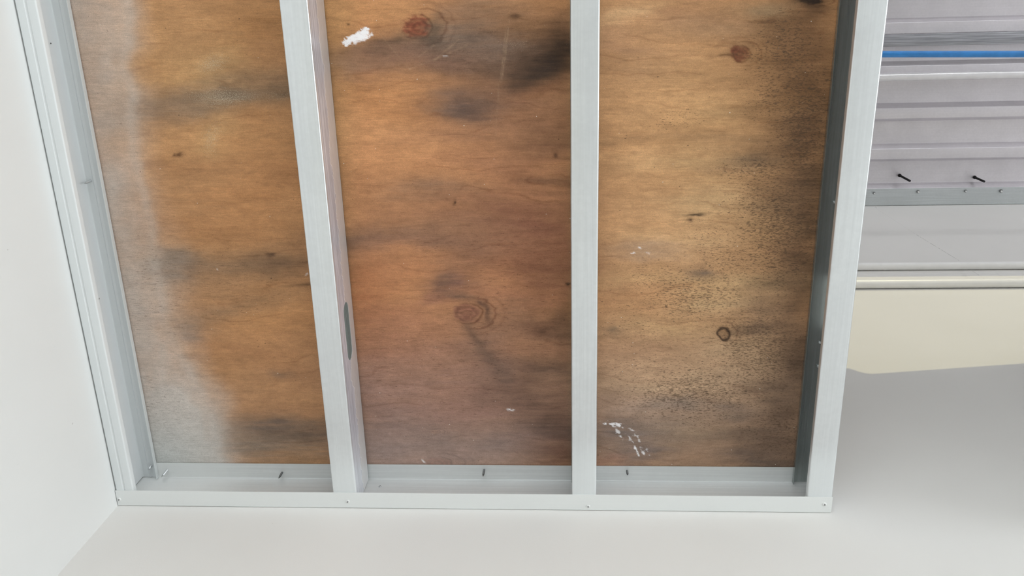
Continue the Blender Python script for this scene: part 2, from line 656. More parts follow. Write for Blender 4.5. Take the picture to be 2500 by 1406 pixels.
X2, X3, X4 = 0.3925, 0.8083, 1.2040
hz = Z0 + D * 0.55
h2a, h2b = hit(845, 736, 0, X2 + FL), hit(855, 880, 0, X2 + FL)
h4a, h4b = hit(2008, 700, 0, X4 + FL), hit(2000, 830, 0, X4 + FL)
stud_left = make_stud('white-sprayed stud running along the left wall, open side facing right',
                      0.0016, +1, 0.0322, [(-1.06, hz, 0.05, 0.017)], rib=True)
stud_a = make_stud('galvanised stud with an oval slot in its visible right side, beside the plaster smear',
                   X2 + FL, -1, FL, [((h2a.y + h2b.y) / 2, (h2a.z + h2b.z) / 2, abs(h2a.y - h2b.y) / 2, 0.0165)], wob=0.00012, seed=3)
stud_b = make_stud('galvanised stud seen face-on between the reddish-brown and the mould-spotted plywood',
                   X3 + FL, -1, FL, [(-0.60, hz, 0.05, 0.017)], wob=0.0001, seed=5)
stud_c = make_stud('end stud at the open right edge, with a dark shaded channel facing the plywood',
                   X4 + FL, -1, FL, [(-0.33, hz, 0.05, 0.019)], wob=0.00012, seed=8)

# ------------------------------------------------------------------ track on the back wall and on the front end
def make_track(label, yo, s):
    root = empty('metal_track', (0.001, yo, Z0))
    tag(root, label, 'metal track', None)
    xa, xb = 0.0012, X4 + FL + 0.0006
    for lower in (True, False):
        bm = bmesh.new()
        zb = Z0 - 0.0002 if lower else Z1 + 0.0002
        k = 1 if lower else -1
        p = arc_path([(yo, zb + k * 0.004 - k * T), (yo, zb - k * T), (yo + s * LEG, zb - k * T)], [0, 0.002, 0], 5)
        sgn = 1 if (s > 0) == lower else -1
        sheet(bm, p, T * sgn, xa, xb, 'x', 30, 0.00008, 7)
        link('leg', bm, M_TRACKLEG if lower else M_TRACK, root, smooth=30)
    bm = bmesh.new()
    y0_, y1_ = sorted((yo, yo + s * 0.0009))
    box(bm, xa, xb, y0_, y1_, Z0 + 0.003, Z1 - 0.003)
    link('web', bm, M_TRACK, root)
    return root


track = make_track('white-painted steel track along the back wall, carrying the stud ends', -0.0004, -1)
track_f = make_track('steel track across the front ends of the studs', Y_FRONT - 0.0032, +1)

for i, (px, py) in enumerate(((291, 1219), (849, 1224), (1436, 1236), (2013, 1231))):
    p = hit(px, py, 2, Z0 - 0.0012)
    add_screw(track, p, (0, 0, -1), M_SCREWW, 0.0036, 0.0016, 0.4 + i * 0.7)
for (px, py) in ((359, 1162), (928, 1188)):
    p = hit(px, py, 1, -0.0013)
    add_screw(track, p, (0, -1, 0), M_SCREW, 0.0036 if px < 500 else 0.0028, 0.0016, 0.6)
for (px, py, L, mt) in ((409, 1147, 0.026, M_SCREW), (689, 1153, 0.021, M_STEELTIP), (1182, 1146, 0.024, M_STEELTIP), (1531, 1149, 0.015, M_STEELTIP)):
    p = hit(px, py, 2, Z1)
    add_tip(track, p, (0.0, 0.0, -1), L, mt, 0.0016)

p = hit(222, 441, 2, Z1 - T); add_tip(stud_left, p, (0.05, 0, -1), 0.024, M_SCREW, 0.0016)
p = hit(369, 1137, 2, Z1 - T); add_tip(stud_left, p, (0.1, 0.0, -1), 0.016, M_SCREW, 0.0018)
p = hit(240, 729, 0, 0.0036); add_screw(stud_left, p, (1, 0, 0), M_SCREWW, 0.0036, 0.0014, 0.2)
bm = bmesh.new(); p = hit(240, 490, 2, Z1 - T - 0.0002); tube(bm, p, p + Vector((0, 0, -0.0004)), 0.0017, 16)
link('screw_hole', bm, M_RECESS, stud_left)
bm = bmesh.new(); p = hit(124, 106, 0, 0.0036); tube(bm, p, p + Vector((0.0004, 0, 0)), 0.0011, 12)
link('screw_hole', bm, M_RECESS, stud_left)
# fine dark scratch on the left stud
bm = bmesh.new()
sp_ = [hit(a, b, 0, 0.0037) for (a, b) in ((251, 800), (254, 812), (257, 830), (259, 850))]
for a, b in zip(sp_[:-1], sp_[1:]):
    tube(bm, a, b, 0.0002, 6)
link('scratch', bm, M_RECESS, stud_left)
for (px, py, L) in ((2036, 493, 0.008), (2001, 835, 0.006), (1997, 893, 0.008)):
    p = hit(px, py, 2, Z1 - T)
    p.x = min(p.x, X4 + FL - 0.006)
    add_tip(stud_c, p, (-0.1, 0, -1), L, M_SCREW, 0.0017)

# ------------------------------------------------------------------ plywood sheet
def sm(a, b, x):
    t = np.clip((x - a) / (b - a), 0, 1)
    return t * t * (3 - 2 * t)


def s2l(c):
    c = np.array(c, float) / 255
    return np.where(c <= 0.04045, c / 12.92, ((c + 0.055) / 1.055) ** 2.4)


class VN:
    """tileable value noise on numpy arrays"""
    def __init__(self, seed):
        self.t = np.random.default_rng(seed).random((256, 256))

    def at(self, x, y):
        xi, yi = np.floor(x).astype(int), np.floor(y).astype(int)
        fx, fy = x - xi, y - yi
        fx, fy = fx * fx * (3 - 2 * fx), fy * fy * (3 - 2 * fy)
        g = lambda a, b: self.t[a & 255, b & 255]
        return ((g(xi, yi) * (1 - fx) + g(xi + 1, yi) * fx) * (1 - fy) +
                (g(xi, yi + 1) * (1 - fx) + g(xi + 1, yi + 1) * fx) * fy) - 0.5

    def fbm(self, x, y, o=4, g=0.5):
        s, a, f = 0, 1, 1
        for k in range(o):
            s = s + a * self.at(x * f + 17.3 * k, y * f + 5.1 * k)
            a *= g
            f *= 2.03
        return s


PX0, PX1, PY0, PY1 = 0.0025, X4 + FL + 0.0002, Y_FRONT - 0.003, -0.0025
STEP = 0.0015
gx = np.linspace(PX0, PX1, int((PX1 - PX0) / STEP) + 1)
gy = np.concatenate([np.linspace(PY0, -0.93, 24)[:-1], np.linspace(-0.93, PY1, int((PY1 + 0.93) / STEP) + 1)])
nx, ny = len(gx), len(gy)
GX, GY = np.meshgrid(gx, gy)
ZP = Z1 + 0.0026
PW = np.stack([GX, GY, np.full_like(GX, ZP)], -1) - CAM_C
PC = PW @ CAM_R.T
U = 1250 + FPX * PC[..., 0] / PC[..., 2]      # where each point of the sheet shows in the photograph
V = 703 + FPX * PC[..., 1] / PC[..., 2]
# wander of the grain
na, nb, nc, nd = VN(1), VN(2), VN(3), VN(4)
Wx = U + 60 * na.fbm(U / 130, V / 60)
Wy = V + 34 * nb.fbm(U / 160, V / 55)
Hx = U + 16 * nc.fbm(U / 24, V / 14, 3)
Hy = V + 9 * nd.fbm(U / 30, V / 12, 3)
RGB = np.zeros(U.shape + (3,)) + s2l((172, 126, 83))


def blob(cx, cy, sx, sy, ang, col, a, hard=0.0, warp=1.0, streak=0.22, tail=2.0):
    global RGB
    X = U * (1 - warp) + Wx * warp - cx + (Hx - U) * 0.7
    Y = V * (1 - warp) + Wy * warp - cy + (Hy - V) * 0.7
    c, s = math.cos(math.radians(ang)), math.sin(math.radians(ang))
    p = (X * c + Y * s) / sx
    q = (-X * s + Y * c) / sy
    r2 = p * p + q * q
    k = np.exp(-0.5 * r2) if hard <= 0 else 1 - sm(1 - hard, 1 + hard, np.sqrt(r2))
    st = 1 + streak * 1.6 * nc.fbm(U / 110 + 31, V / 5.0 + cx * 0.01, 4, 0.65)
    k = np.clip(k * a * st, 0, 1)[..., None]
    RGB = RGB * (1 - k) + s2l(col) * k


# --- broad tones, bay by bay
O1, O2, TAN, BR, RB_, GR, DK = (180, 132, 84), (168, 116, 68), (188, 150, 106), (146, 104, 74), (136, 90, 66), (118, 100, 86), (72, 56, 42)
for b in (
    # left bay
    (450, 90, 130, 70, 0, (178, 134, 90), .8), (640, 90, 110, 90, 0, (164, 116, 70), .8), (420, 210, 100, 60, 0, (176, 132, 86), .7),
    (540, 170, 70, 45, 0, (172, 138, 92), .6), (660, 170, 60, 50, 0, (160, 112, 72), .5),
    (390, 275, 95, 28, -8, (128, 104, 84), .75), (520, 240, 80, 30, -18, (122, 104, 86), .8), (660, 222, 80, 36, -8, (112, 92, 72), .85),
    (480, 345, 130, 35, 0, (180, 134, 88), .6), (640, 330, 90, 50, 0, (170, 120, 74), .6), (520, 345, 30, 45, 0, (186, 148, 98), .4),
    (480, 400, 140, 16, 3, (150, 104, 66), .5), (600, 480, 150, 60, 0, (172, 120, 74), .7), (420, 500, 90, 70, 0, (172, 128, 88), .6),
    (560, 560, 180, 30, 3, (160, 112, 70), .6), (700, 420, 50, 40, 0, (150, 102, 62), .5),
    (580, 655, 170, 26, -2, (124, 98, 74), .75), (700, 640, 60, 32, 0, (104, 80, 60), .7), (440, 655, 40, 20, 10, (96, 84, 76), .6), (420, 640, 50, 30, 20, (120, 106, 92), .6),
    (640, 720, 140, 18, -14, (168, 118, 72), .7), (590, 745, 120, 16, -16, (132, 106, 80), .55), (700, 775, 90, 34, -5, (172, 122, 76), .8),
    (480, 790, 50, 28, 0, (122, 108, 96), .7), (480, 828, 26, 16, 0, (92, 84, 78), .7), (500, 730, 90, 40, -10, (150, 112, 80), .5),
    (620, 850, 130, 36, 0, (158, 112, 74), .7), (700, 915, 80, 30, 0, (150, 106, 72), .6), (670, 920, 24, 9, 5, (104, 84, 68), .7), (560, 960, 110, 30, 0, (162, 120, 84), .6),
    (680, 1000, 110, 22, 0, (158, 114, 80), .5), (690, 1050, 130, 26, 4, (112, 94, 80), .8), (650, 1095, 120, 34, 0, (122, 106, 92), .85), (640, 1035, 40, 10, 0, (88, 76, 70), .6), (740, 1065, 60, 16, 8, (92, 74, 60), .6),
    # middle bay
    (880, 60, 80, 60, 0, (180, 132, 82), .8), (930, 20, 90, 30, 0, (184, 138, 88), .7), (1330, 12, 80, 28, -6, (176, 130, 82), .8), (1200, 20, 60, 30, 0, (138, 112, 84), .6),
    (1140, 110, 110, 55, 0, (110, 92, 76), .85), (1010, 145, 110, 30, 0, (128, 98, 74), .8), (1110, 85, 50, 34, 0, (118, 106, 92), .6), (940, 160, 90, 26, 4, (140, 108, 80), .6), (960, 122, 40, 10, 0, (110, 88, 66), .5),
    (1230, 150, 90, 50, 0, (92, 76, 62), .8), (1330, 140, 75, 40, -14, (62, 50, 38), .95), (1375, 160, 40, 50, 0, (48, 38, 30), .7), (1290, 90, 80, 30, -10, (118, 88, 56), .7), (1220, 115, 60, 18, 0, (124, 112, 102), .5),
    (930, 240, 110, 40, 0, (184, 134, 84), .9), (1060, 262, 70, 16, 2, (170, 118, 70), .5), (900, 310, 80, 26, 0, (186, 138, 90), .8),
    (1160, 262, 60, 26, 10, (92, 78, 68), .85), (1090, 250, 50, 20, 0, (120, 98, 80), .6), (1260, 240, 110, 34, 6, (122, 92, 72), .7), (1340, 215, 50, 14, -16, (140, 96, 62), .6),
    (1150, 330, 110, 26, 0, (146, 108, 80), .6), (1320, 310, 80, 40, 0, (122, 88, 64), .7), (930, 385, 110, 34, 0, (188, 138, 90), .8), (1080, 400, 80, 20, 0, (176, 128, 86), .6),
    (1330, 360, 70, 18, 0, (98, 72, 52), .7), (1290, 420, 90, 34, 0, (142, 98, 66), .7), (1200, 400, 90, 20, 0, (150, 108, 78), .5),
    (960, 470, 120, 40, 0, (178, 130, 86), .7), (1060, 465, 70, 18, 0, (130, 106, 84), .6), (1240, 500, 120, 30, 0, (130, 92, 70), .8), (1340, 440, 50, 10, 0, (104, 76, 54), .7), (1320, 540, 90, 50, 0, (132, 88, 64), .8),
    (1130, 545, 140, 24, 6, (134, 98, 74), .7), (930, 575, 100, 24, 0, (124, 96, 74), .8), (1010, 590, 120, 18, 0, (120, 94, 76), .7), (880, 600, 50, 26, 0, (104, 82, 66), .6), (1200, 610, 130, 26, 6, (118, 90, 72), .7),
    (960, 650, 110, 34, 0, (170, 122, 82), .8), (890, 730, 70, 60, 0, (164, 110, 70), .8), (1290, 640, 110, 36, 0, (138, 94, 66), .7), (1330, 690, 80, 20, 0, (122, 84, 62), .6),
    (1110, 690, 46, 34, 20, (118, 88, 74), .85), (1060, 730, 30, 12, -20, (124, 86, 72), .6), (1250, 730, 90, 20, 0, (146, 100, 74), .6), (1240, 780, 70, 30, 0, (120, 92, 74), .6),
    (970, 790, 110, 34, 0, (158, 112, 80), .7), (930, 860, 90, 40, 0, (156, 108, 76), .7), (1060, 850, 90, 30, 0, (148, 108, 84), .6), (1180, 850, 60, 36, 20, (118, 92, 76), .7), (1200, 910, 50, 60, 40, (110, 88, 74), .6),
    (1340, 800, 70, 20, 0, (110, 80, 60), .7), (1385, 790, 30, 60, 0, (96, 72, 52), .7), (1290, 850, 90, 20, 0, (150, 108, 76), .7), (1340, 905, 55, 22, 0, (74, 60, 44), .9), (1280, 895, 40, 12, 0, (120, 90, 66), .5),
    (1080, 930, 160, 40, 0, (148, 112, 92), .8), (920, 950, 70, 50, 0, (138, 108, 92), .7), (1280, 960, 100, 30, 0, (120, 90, 72), .7), (1130, 1010, 150, 34, 0, (146, 106, 88), .8), (960, 1040, 90, 50, 0, (142, 112, 98), .7),
    (1330, 1010, 70, 60, 0, (96, 70, 52), .8), (1345, 1060, 50, 26, 0, (84, 64, 48), .8), (1080, 1070, 70, 26, 0, (118, 94, 80), .7), (1130, 1100, 130, 24, 0, (146, 106, 84), .7), (1260, 1085, 90, 30, 0, (118, 90, 76), .7), (920, 1100, 60, 30, 0, (128, 100, 88), .7), (1350, 1120, 50, 14, 0, (108, 74, 54), .7),
    # right bay
    (1560, 60, 120, 60, 0, (184, 140, 96), .8), (1500, 90, 50, 40, 0, (166, 122, 88), .7), (1530, 30, 40, 20, 0, (190, 150, 108), .5), (1700, 60, 90, 30, 0, (150, 112, 82), .6), (1780, 90, 80, 20, 0, (160, 128, 98), .5),
    (1600, 160, 160, 50, 0, (176, 132, 90), .7), (1560, 180, 60, 26, 0, (146, 112, 82), .6), (1690, 210, 110, 50, 0, (178, 136, 92), .7), (1560, 270, 130, 60, 0, (182, 138, 94), .8),
    (1900, 80, 90, 60, 0, (128, 94, 62), .8), (1960, 190, 70, 80, 0, (112, 80, 52), .85), (1880, 190, 60, 30, 0, (158, 118, 78), .5), (1990, 60, 40, 60, 0, (110, 78, 50), .7), (1960, 10, 50, 14, 0, (44, 32, 24), .8),
    (1760, 290, 90, 40, 0, (176, 138, 94), .7), (1880, 300, 70, 40, 0, (152, 114, 76), .7), (1970, 310, 60, 60, 0, (96, 70, 48), .8),
    (1700, 345, 220, 12, 2, (140, 108, 76), .7), (1620, 350, 80, 10, 2, (152, 110, 68), .6), (1560, 400, 120, 34, 0, (186, 142, 98), .8), (1720, 400, 110, 30, 0, (182, 146, 102), .7), (1850, 390, 50, 14, 0, (92, 76, 60), .7), (1790, 425, 40, 14, 0, (112, 92, 76), .5),
    (1780, 450, 80, 24, 0, (172, 132, 88), .6), (1960, 440, 70, 40, 0, (78, 58, 42), .8), (1900, 500, 60, 34, 0, (96, 74, 54), .7), (1600, 500, 150, 40, 0, (182, 138, 94), .8), (1740, 500, 80, 30, 0, (190, 156, 112), .7), (1980, 540, 40, 60, 0, (80, 60, 44), .7), (1830, 545, 60, 20, 0, (160, 124, 84), .6),
    (1540, 580, 90, 30, 0, (184, 138, 92), .8), (1700, 590, 110, 30, 0, (190, 152, 108), .8), (1580, 615, 60, 12, 0, (168, 138, 112), .6), (1860, 600, 60, 40, 0, (148, 112, 74), .7), (1960, 640, 50, 50, 0, (96, 70, 48), .8),
    (1560, 670, 120, 20, 0, (184, 142, 94), .7), (1690, 662, 26, 12, 5, (82, 70, 68), .8), (1780, 690, 90, 24, 0, (184, 150, 104), .7), (1880, 690, 60, 20, 0, (120, 96, 68), .6), (1560, 750, 110, 26, 0, (172, 124, 78), .7), (1760, 740, 70, 18, 0, (188, 154, 108), .7), (1850, 760, 50, 34, 0, (120, 94, 70), .7), (1930, 740, 40, 60, 0, (100, 74, 50), .7),
    (1505, 808, 18, 6, 0, (98, 80, 66), .9), (1640, 800, 110, 26, 0, (184, 142, 92), .8), (1780, 860, 90, 30, 0, (182, 146, 102), .7), (1560, 880, 90, 26, 0, (174, 130, 88), .7), (1860, 850, 60, 40, 0, (146, 112, 76), .7), (1850, 800, 60, 10, -6, (90, 68, 50), .7), (1950, 870, 40, 60, 0, (92, 66, 46), .8),
    (1600, 940, 130, 30, 0, (186, 148, 104), .7), (1560, 990, 100, 24, 0, (176, 136, 104), .7), (1790, 940, 80, 30, 0, (170, 136, 96), .6), (1650, 985, 60, 14, 0, (122, 108, 96), .6), (1900, 950, 60, 40, 0, (112, 84, 60), .7),
    (1520, 1060, 80, 40, 0, (112, 96, 90), .85), (1640, 1060, 80, 40, 0, (124, 104, 90), .7), (1720, 1050, 60, 18, 0, (170, 134, 92), .6), (1790, 1000, 50, 14, 0, (112, 96, 84), .6), (1800, 1060, 110, 30, 0, (122, 96, 74), .7), (1640, 1095, 70, 14, 0, (150, 114, 80), .6), (1490, 1130, 40, 8, 0, (164, 110, 80), .7), (1560, 1110, 60, 12, 0, (108, 92, 88), .7), (1920, 230, 60, 26, -20, (112, 80, 50), .7), (1880, 260, 40, 14, -20, (120, 88, 56), .6), (1930, 150, 50, 16, -15, (104, 74, 46), .6), (1900, 60, 50, 14, -10, (110, 80, 52), .6), (1850, 40, 40, 16, 0, (146, 124, 94), .5), (1960, 360, 50, 20, 0, (90, 64, 42), .6), (1530, 40, 60, 22, -30, (196, 156, 112), .7), (1560, 120, 60, 16, 10, (156, 118, 88), .5), (1930, 1000, 50, 30, 0, (92, 68, 48), .6), (1650, 20, 50, 16, 0, (158, 116, 82), .5), (1900, 1080, 60, 50, 0, (100, 74, 54), .7), (1860, 1125, 90, 16, 0, (104, 84, 72), .7),
):
    blob(*b)

for b in ((1335, 150, 62, 40, -16, (48, 38, 30), .8), (1300, 175, 50, 16, -20, (62, 50, 40), .7), (1365, 110, 30, 34, -40, (56, 44, 32), .7), (1120, 262, 30, 18, 0, (84, 72, 66), .6),
          (1080, 120, 70, 24, 0, (104, 88, 74), .5), (965, 112, 26, 8, 10, (86, 70, 56), .6), (940, 130, 30, 10, 0, (100, 80, 64), .5), (1050, 150, 90, 18, 0, (126, 96, 78), .5), (880, 170, 50, 18, 0, (146, 116, 92), .6),
          (1340, 640, 50, 60, 0, (120, 80, 58), .4), (1290, 560, 60, 24, 0, (126, 84, 64), .5), (690, 225, 40, 24, 0, (88, 74, 58), .5), (560, 222, 30, 16, 0, (104, 88, 74), .5)):
    blob(*b)

# flowing grain lines: thin darker latewood lines that wander with the stains
ph = V / 44.0 + 2.0 * na.fbm(U / 330 + 9, V / 110 + 3, 3) + 0.12 * nc.fbm(U / 30, V / 14, 3)
g1 = np.abs(((ph) % 1.0) - 0.5) * 2
gm = sm(0.86, 1.0, g1) * sm(0.0, 0.3, nb.fbm(U / 150 + 50, V / 60 + 8, 3)) * 1.7
ph = V / 17.0 + 3.0 * nd.fbm(U / 300 + 29, V / 90 + 13, 3)
g1 = np.abs(((ph) % 1.0) - 0.5) * 2
gm = gm + 0.6 * sm(0.7, 1.0, g1) * sm(0.05, 0.35, nb.fbm(U / 110 + 5, V / 50 + 28, 3))
RGB = RGB * (1 - 0.13 * gm[..., None] * np.array([0.8, 1.0, 1.15]))
med = nc.fbm(Hx / 60 + 11, Hy / 11 + 2, 4, 0.6)
RGB = RGB * (1 + 0.16 * med[..., None])
blo = na.fbm(Hx / 42 + 3, Hy / 24 + 7, 4, 0.6)
RGB = RGB * (1 + 0.11 * blo[..., None] * np.array([0.9, 1.0, 1.1]))
bigv = nd.fbm(U / 150 + 71, V / 60 + 12, 3)
RGB = RGB * (1 + 0.14 * bigv[..., None])

lum_ = RGB.mean(-1, keepdims=True)
ds = 0.07 + 0.20 * sm(700, 980, V) * sm(790, 900, U) + 0.08 * sm(1400, 1500, U) * sm(350, 800, V)
RGB = RGB * (1 - ds[..., None]) + lum_ * ds[..., None] * np.array([1.05, 0.99, 0.95])
RGB = RGB * (1 + (0.05 * sm(810, 900, U) * (1 - sm(1380, 1400, U)))[..., None] * np.array([1.4, -0.4, -0.2]))
RGB = RGB * (1 + 0.08 * (1 - sm(780, 820, U)))[..., None]
RGB = RGB * (1 + 0.06 * sm(1400, 1500, U) * (1 - sm(1800, 1950, U)))[..., None]

# knots: (u, v, rx, ry, core, ring tint, ring radius factor)
for (ku, kv, rx, ry, core, a) in ((1018, 66, 36, 29, (124, 70, 50), 0.92), (1140, 765, 36, 24, (124, 82, 66), 0.75), (1806, 131, 26, 19, (98, 56, 38), 0.95),
                                  (1068, 1132, 34, 16, (128, 84, 66), 0.7), (1767, 815, 16, 18, (120, 86, 56), 0.5), (1978, 2, 30, 8, (40, 28, 20), 0.9), (1060, 1054, 12, 5, (140, 104, 84), 0.6)):
    X = U - ku + (Hx - U) * 0.35; Y = V - kv + (Hy - V) * 0.35
    r = np.sqrt((X / rx) ** 2 + (Y / ry) ** 2)
    k = (1 - sm(0.70, 1.16, r + 0.35 * nc.fbm(U / 12, V / 7, 3))) * a * (1 + 0.5 * nb.fbm(U / 16, V / 5, 3)); k = np.clip(k, 0, .97)
    rings = 0.5 + 0.5 * np.sin(r * 16 + 3 * nc.fbm(U / 14, V / 6, 2))
    cc = s2l(core) * (1 + 0.42 * (rings[..., None] - 0.5)) * (1 + 0.5 * nd.fbm(U / 22, V / 2.6, 3)[..., None])
    RGB = RGB * (1 - k[..., None]) + cc * k[..., None]
    rim = np.exp(-((r - 1.04) / 0.07) ** 2) * 0.55 * sm(-1.0, 0.6, X / rx + Y / ry * 0.4)
    RGB = RGB * (1 - rim[..., None] * np.array([.8, .9, 1]))
    Xo = X - rx * 0.35
    ro = np.sqrt((Xo / (rx * 1.65)) ** 2 + (Y / (ry * 1.55)) ** 2)
    ro = ro + 0.10 * nc.fbm(U / 18, V / 9, 3)
    ring2 = np.exp(-((ro - 1) / 0.06) ** 2) * 0.42 * sm(-0.6, 0.8, X / rx)
    ring3 = np.exp(-((ro - 1.35) / 0.06) ** 2) * 0.18 * sm(-0.6, 0.8, X / rx)
    RGB = RGB * (1 - (ring2 + ring3)[..., None] * np.array([.8, .95, 1]))
# black ring of the fallen knot
X = U - 1767 + (Hx - U) * 0.5; Y = V - 815 + (Hy - V) * 0.5
r = np.sqrt((X / 15) ** 2 + (Y / 16) ** 2)
k = np.exp(-((r - 1) / 0.2) ** 2) * 0.93
RGB = RGB * (1 - k[..., None]) + s2l((34, 20, 14)) * k[..., None]
# dark radial streaks by the first knot and in front of the third
for (cu, cv, sx, sy, a_, col, al) in ((1062, 72, 16, 28, 10, (84, 72, 60), .7), (1040, 96, 34, 6, 10, (90, 74, 62), .6), (975, 92, 14, 8, 0, (88, 70, 54), .6),
                                      (1775, 134, 24, 3, -4, (92, 62, 40), .7), (1850, 128, 22, 26, 0, (146, 108, 72), .4), (1697, 524, 17, 2.6, -4, (30, 20, 14), .95),
                                      (1685, 537, 4, 3, 0, (70, 48, 32), .9), (1256, 41, 7, 4, 0, (70, 48, 30), .8), (437, 378, 9, 3.5, -15, (70, 42, 24), .8), (425, 379, 3, 3, 0, (70, 42, 24), .8),
                                      (852, 58, 3, 2.5, 0, (80, 56, 34), .8), (1357, 378, 6, 5, 0, (70, 48, 34), .7), (1108, 493, 3, 4, 0, (50, 32, 20), .8), (1320, 808, 12, 7, 10, (84, 58, 44), .7),
                                      (1385, 694, 4, 3, 0, (30, 20, 14), .9), (660, 622, 6, 5, 0, (66, 48, 36), .7), (755, 638, 18, 3, -4, (76, 54, 38), .6), (745, 695, 26, 3, -2, (76, 56, 40), .6)):
    blob(cu, cv, sx, sy, a_, col, al, 0, 0.0, 0.2)

# white overspray from the corner
bu = np.interp(V, [-300, 0, 200, 300, 450, 560, 640, 700, 800, 900, 1000, 1120, 1300], [325, 325, 328, 332, 352, 385, 392, 395, 420, 470, 520, 556, 580])
soft = np.interp(V, [0, 500, 700, 1120], [60, 80, 100, 70])
wv = 34 * na.fbm(U / 110 + 5, V / 80, 4)
edge_ = 1 - sm(-1.0, 1.0, (U + wv - bu) / soft)
den = np.interp(V, [-300, 0, 300, 600, 800, 950, 1050, 1130], [.52, .52, .46, .52, .60, .78, .95, 1.0])
den = den * (1 + 0.5 * nb.fbm(U / 70, V / 90, 3))
ridge = np.exp(-((U + wv * 0.5 - bu + 14) / 16) ** 2) * np.interp(V, [0, 500, 900], [.20, .22, .12])
cornr = np.exp(-(((U - 380) / 150) ** 2 + ((V - 1150) / 130) ** 2)) * 0.85
side_ = 1 - sm(0.0, 1.0, (U - (165 + 0.18 * V) - 5) / 110)
ov = np.clip(edge_ * den + ridge + cornr + 0.22 * side_, 0, 0.96)
spray_c = s2l((190, 180, 172)) * (1 - side_[..., None] * 0.08) * (1 - cornr[..., None]) + s2l((186, 192, 192)) * cornr[..., None]
old = RGB.mean(-1, keepdims=True)
RGB = RGB * (1 - ov[..., None]) + spray_c * (0.80 + 0.9 * old) * ov[..., None]
# lighter haze low in the middle bays
hz_ = 0.34 * np.exp(-((V - 1120) / 90) ** 2) * sm(780, 900, U) * (1 - sm(1200, 1390, U))
RGB = RGB * (1 - hz_[..., None]) + s2l((170, 160, 156)) * hz_[..., None]

# white plaster smears
for (cu, cv, sx, sy, a_, col, al) in ((1175, 742, 10, 5, 30, (84, 62, 52), .8), (1192, 758, 6, 16, -12, (84, 62, 50), .75), (1190, 780, 8, 5, -40, (84, 62, 50), .6),
                                      (1120, 722, 30, 7, 10, (92, 74, 62), .6), (1080, 690, 16, 24, 30, (110, 84, 70), .6), (1152, 816, 8, 30, -30, (98, 76, 62), .6), (1188, 862, 12, 30, -35, (98, 78, 66), .6), (1230, 915, 16, 24, -40, (96, 78, 68), .55)):
    blob(cu, cv, sx, sy, a_, col, al, 0, 0.0, 0.2)


def smear(pts_, w, a, ragged, seed):
    global RGB
    n_ = VN(seed)
    best = np.full(U.shape, 1e9)
    for (x0_, y0_), (x1_, y1_) in zip(pts_[:-1], pts_[1:]):
        dx, dy = x1_ - x0_, y1_ - y0_
        t_ = np.clip(((U - x0_) * dx + (V - y0_) * dy) / (dx * dx + dy * dy), 0, 1)
        best = np.minimum(best, np.hypot(U - x0_ - t_ * dx, V - y0_ - t_ * dy))
    e = w - best + ragged * n_.fbm(U / 9, V / 5, 4, .65)
    k = sm(-0.5, 2.5, e) * a
    RGB = RGB * (1 - k[..., None]) + s2l((236, 234, 236)) * (1 + .14 * n_.fbm(U / 6, V / 5, 2))[..., None] * k[..., None]


smear([(846, 103), (868, 92), (892, 77)], 9.0, .97, 9, 21)
smear([(868, 92), (888, 84)], 11.0, .9, 7, 41)
smear([(866, 106), (888, 98), (908, 84)], 3.0, .75, 8, 22)
smear([(1466, 1030), (1490, 1034), (1512, 1040)], 2.6, .85, 9, 23)
smear([(1495, 1036), (1508, 1054), (1520, 1070)], 1.8, .7, 7, 24)
smear([(1512, 1036), (1530, 1046), (1548, 1052)], 2.0, .55, 9, 25)
smear([(1528, 1058), (1545, 1078), (1550, 1090)], 1.8, .7, 7, 26)
smear([(1545, 1056), (1556, 1066), (1562, 1076)], 1.6, .55, 7, 27)
smear([(1551, 1092), (1560, 1112)], 2.6, .9, 6, 28)
smear([(1564, 1094), (1572, 1108)], 1.6, .8, 6, 29)
smear([(1579, 1098), (1585, 1110)], 1.2, .6, 6, 30)
smear([(1240, 999), (1256, 1001)], 2.4, .8, 4, 31)
smear([(1541, 618), (1550, 616)], 2.2, .6, 4, 32)
smear([(1560, 604), (1564, 606)], 1.8, .7, 3, 33)
smear([(1575, 615), (1585, 618)], 1.6, .5, 4, 34)
smear([(530, 657), (531, 659)], 1.6, .9, 1, 35)
smear([(744, 674), (750, 668)], 1.2, .6, 3, 36)
smear([(1029, 1122), (1036, 1128)], 2.0, .6, 6, 37)
smear([(1083, 137), (1094, 138)], 1.4, .5, 3, 38)

# masks for the fine node detail: r mould spots, g pale dust specks, b checks in the grain
def gsum(lst):
    s = np.zeros_like(U)
    for (cu, cv, sx, sy, a) in lst:
        s = np.maximum(s, a * np.exp(-0.5 * (((Wx * .5 + U * .5 - cu) / sx) ** 2 + ((Wy * .5 + V * .5 - cv) / sy) ** 2)))
    return s


for (x0_, y0_, x1_, y1_, a_) in ((1243, 48, 1226, 200, .30), (1236, 60, 1222, 200, .2), (1218, 205, 1210, 330, .14), (925, 80, 1000, 170, .12), (1000, 168, 1100, 130, .3), (1060, 150, 1120, 96, .25), (1070, 140, 1140, 110, .2), (1020, 140, 1060, 110, .2)):
    dx, dy = x1_ - x0_, y1_ - y0_
    t_ = np.clip(((U - x0_) * dx + (V - y0_) * dy) / (dx * dx + dy * dy), 0, 1)
    k = np.exp(-(np.hypot(U - x0_ - t_ * dx + 3 * nc.fbm(U / 30, V / 30, 2), V - y0_ - t_ * dy) / 1.6) ** 2) * a_ * (0.6 + 1.2 * nd.fbm(U / 9, V / 9, 2))
    k = np.clip(k, 0, 1)[..., None]
    RGB = RGB * (1 - k) + s2l((190, 160, 130)) * k

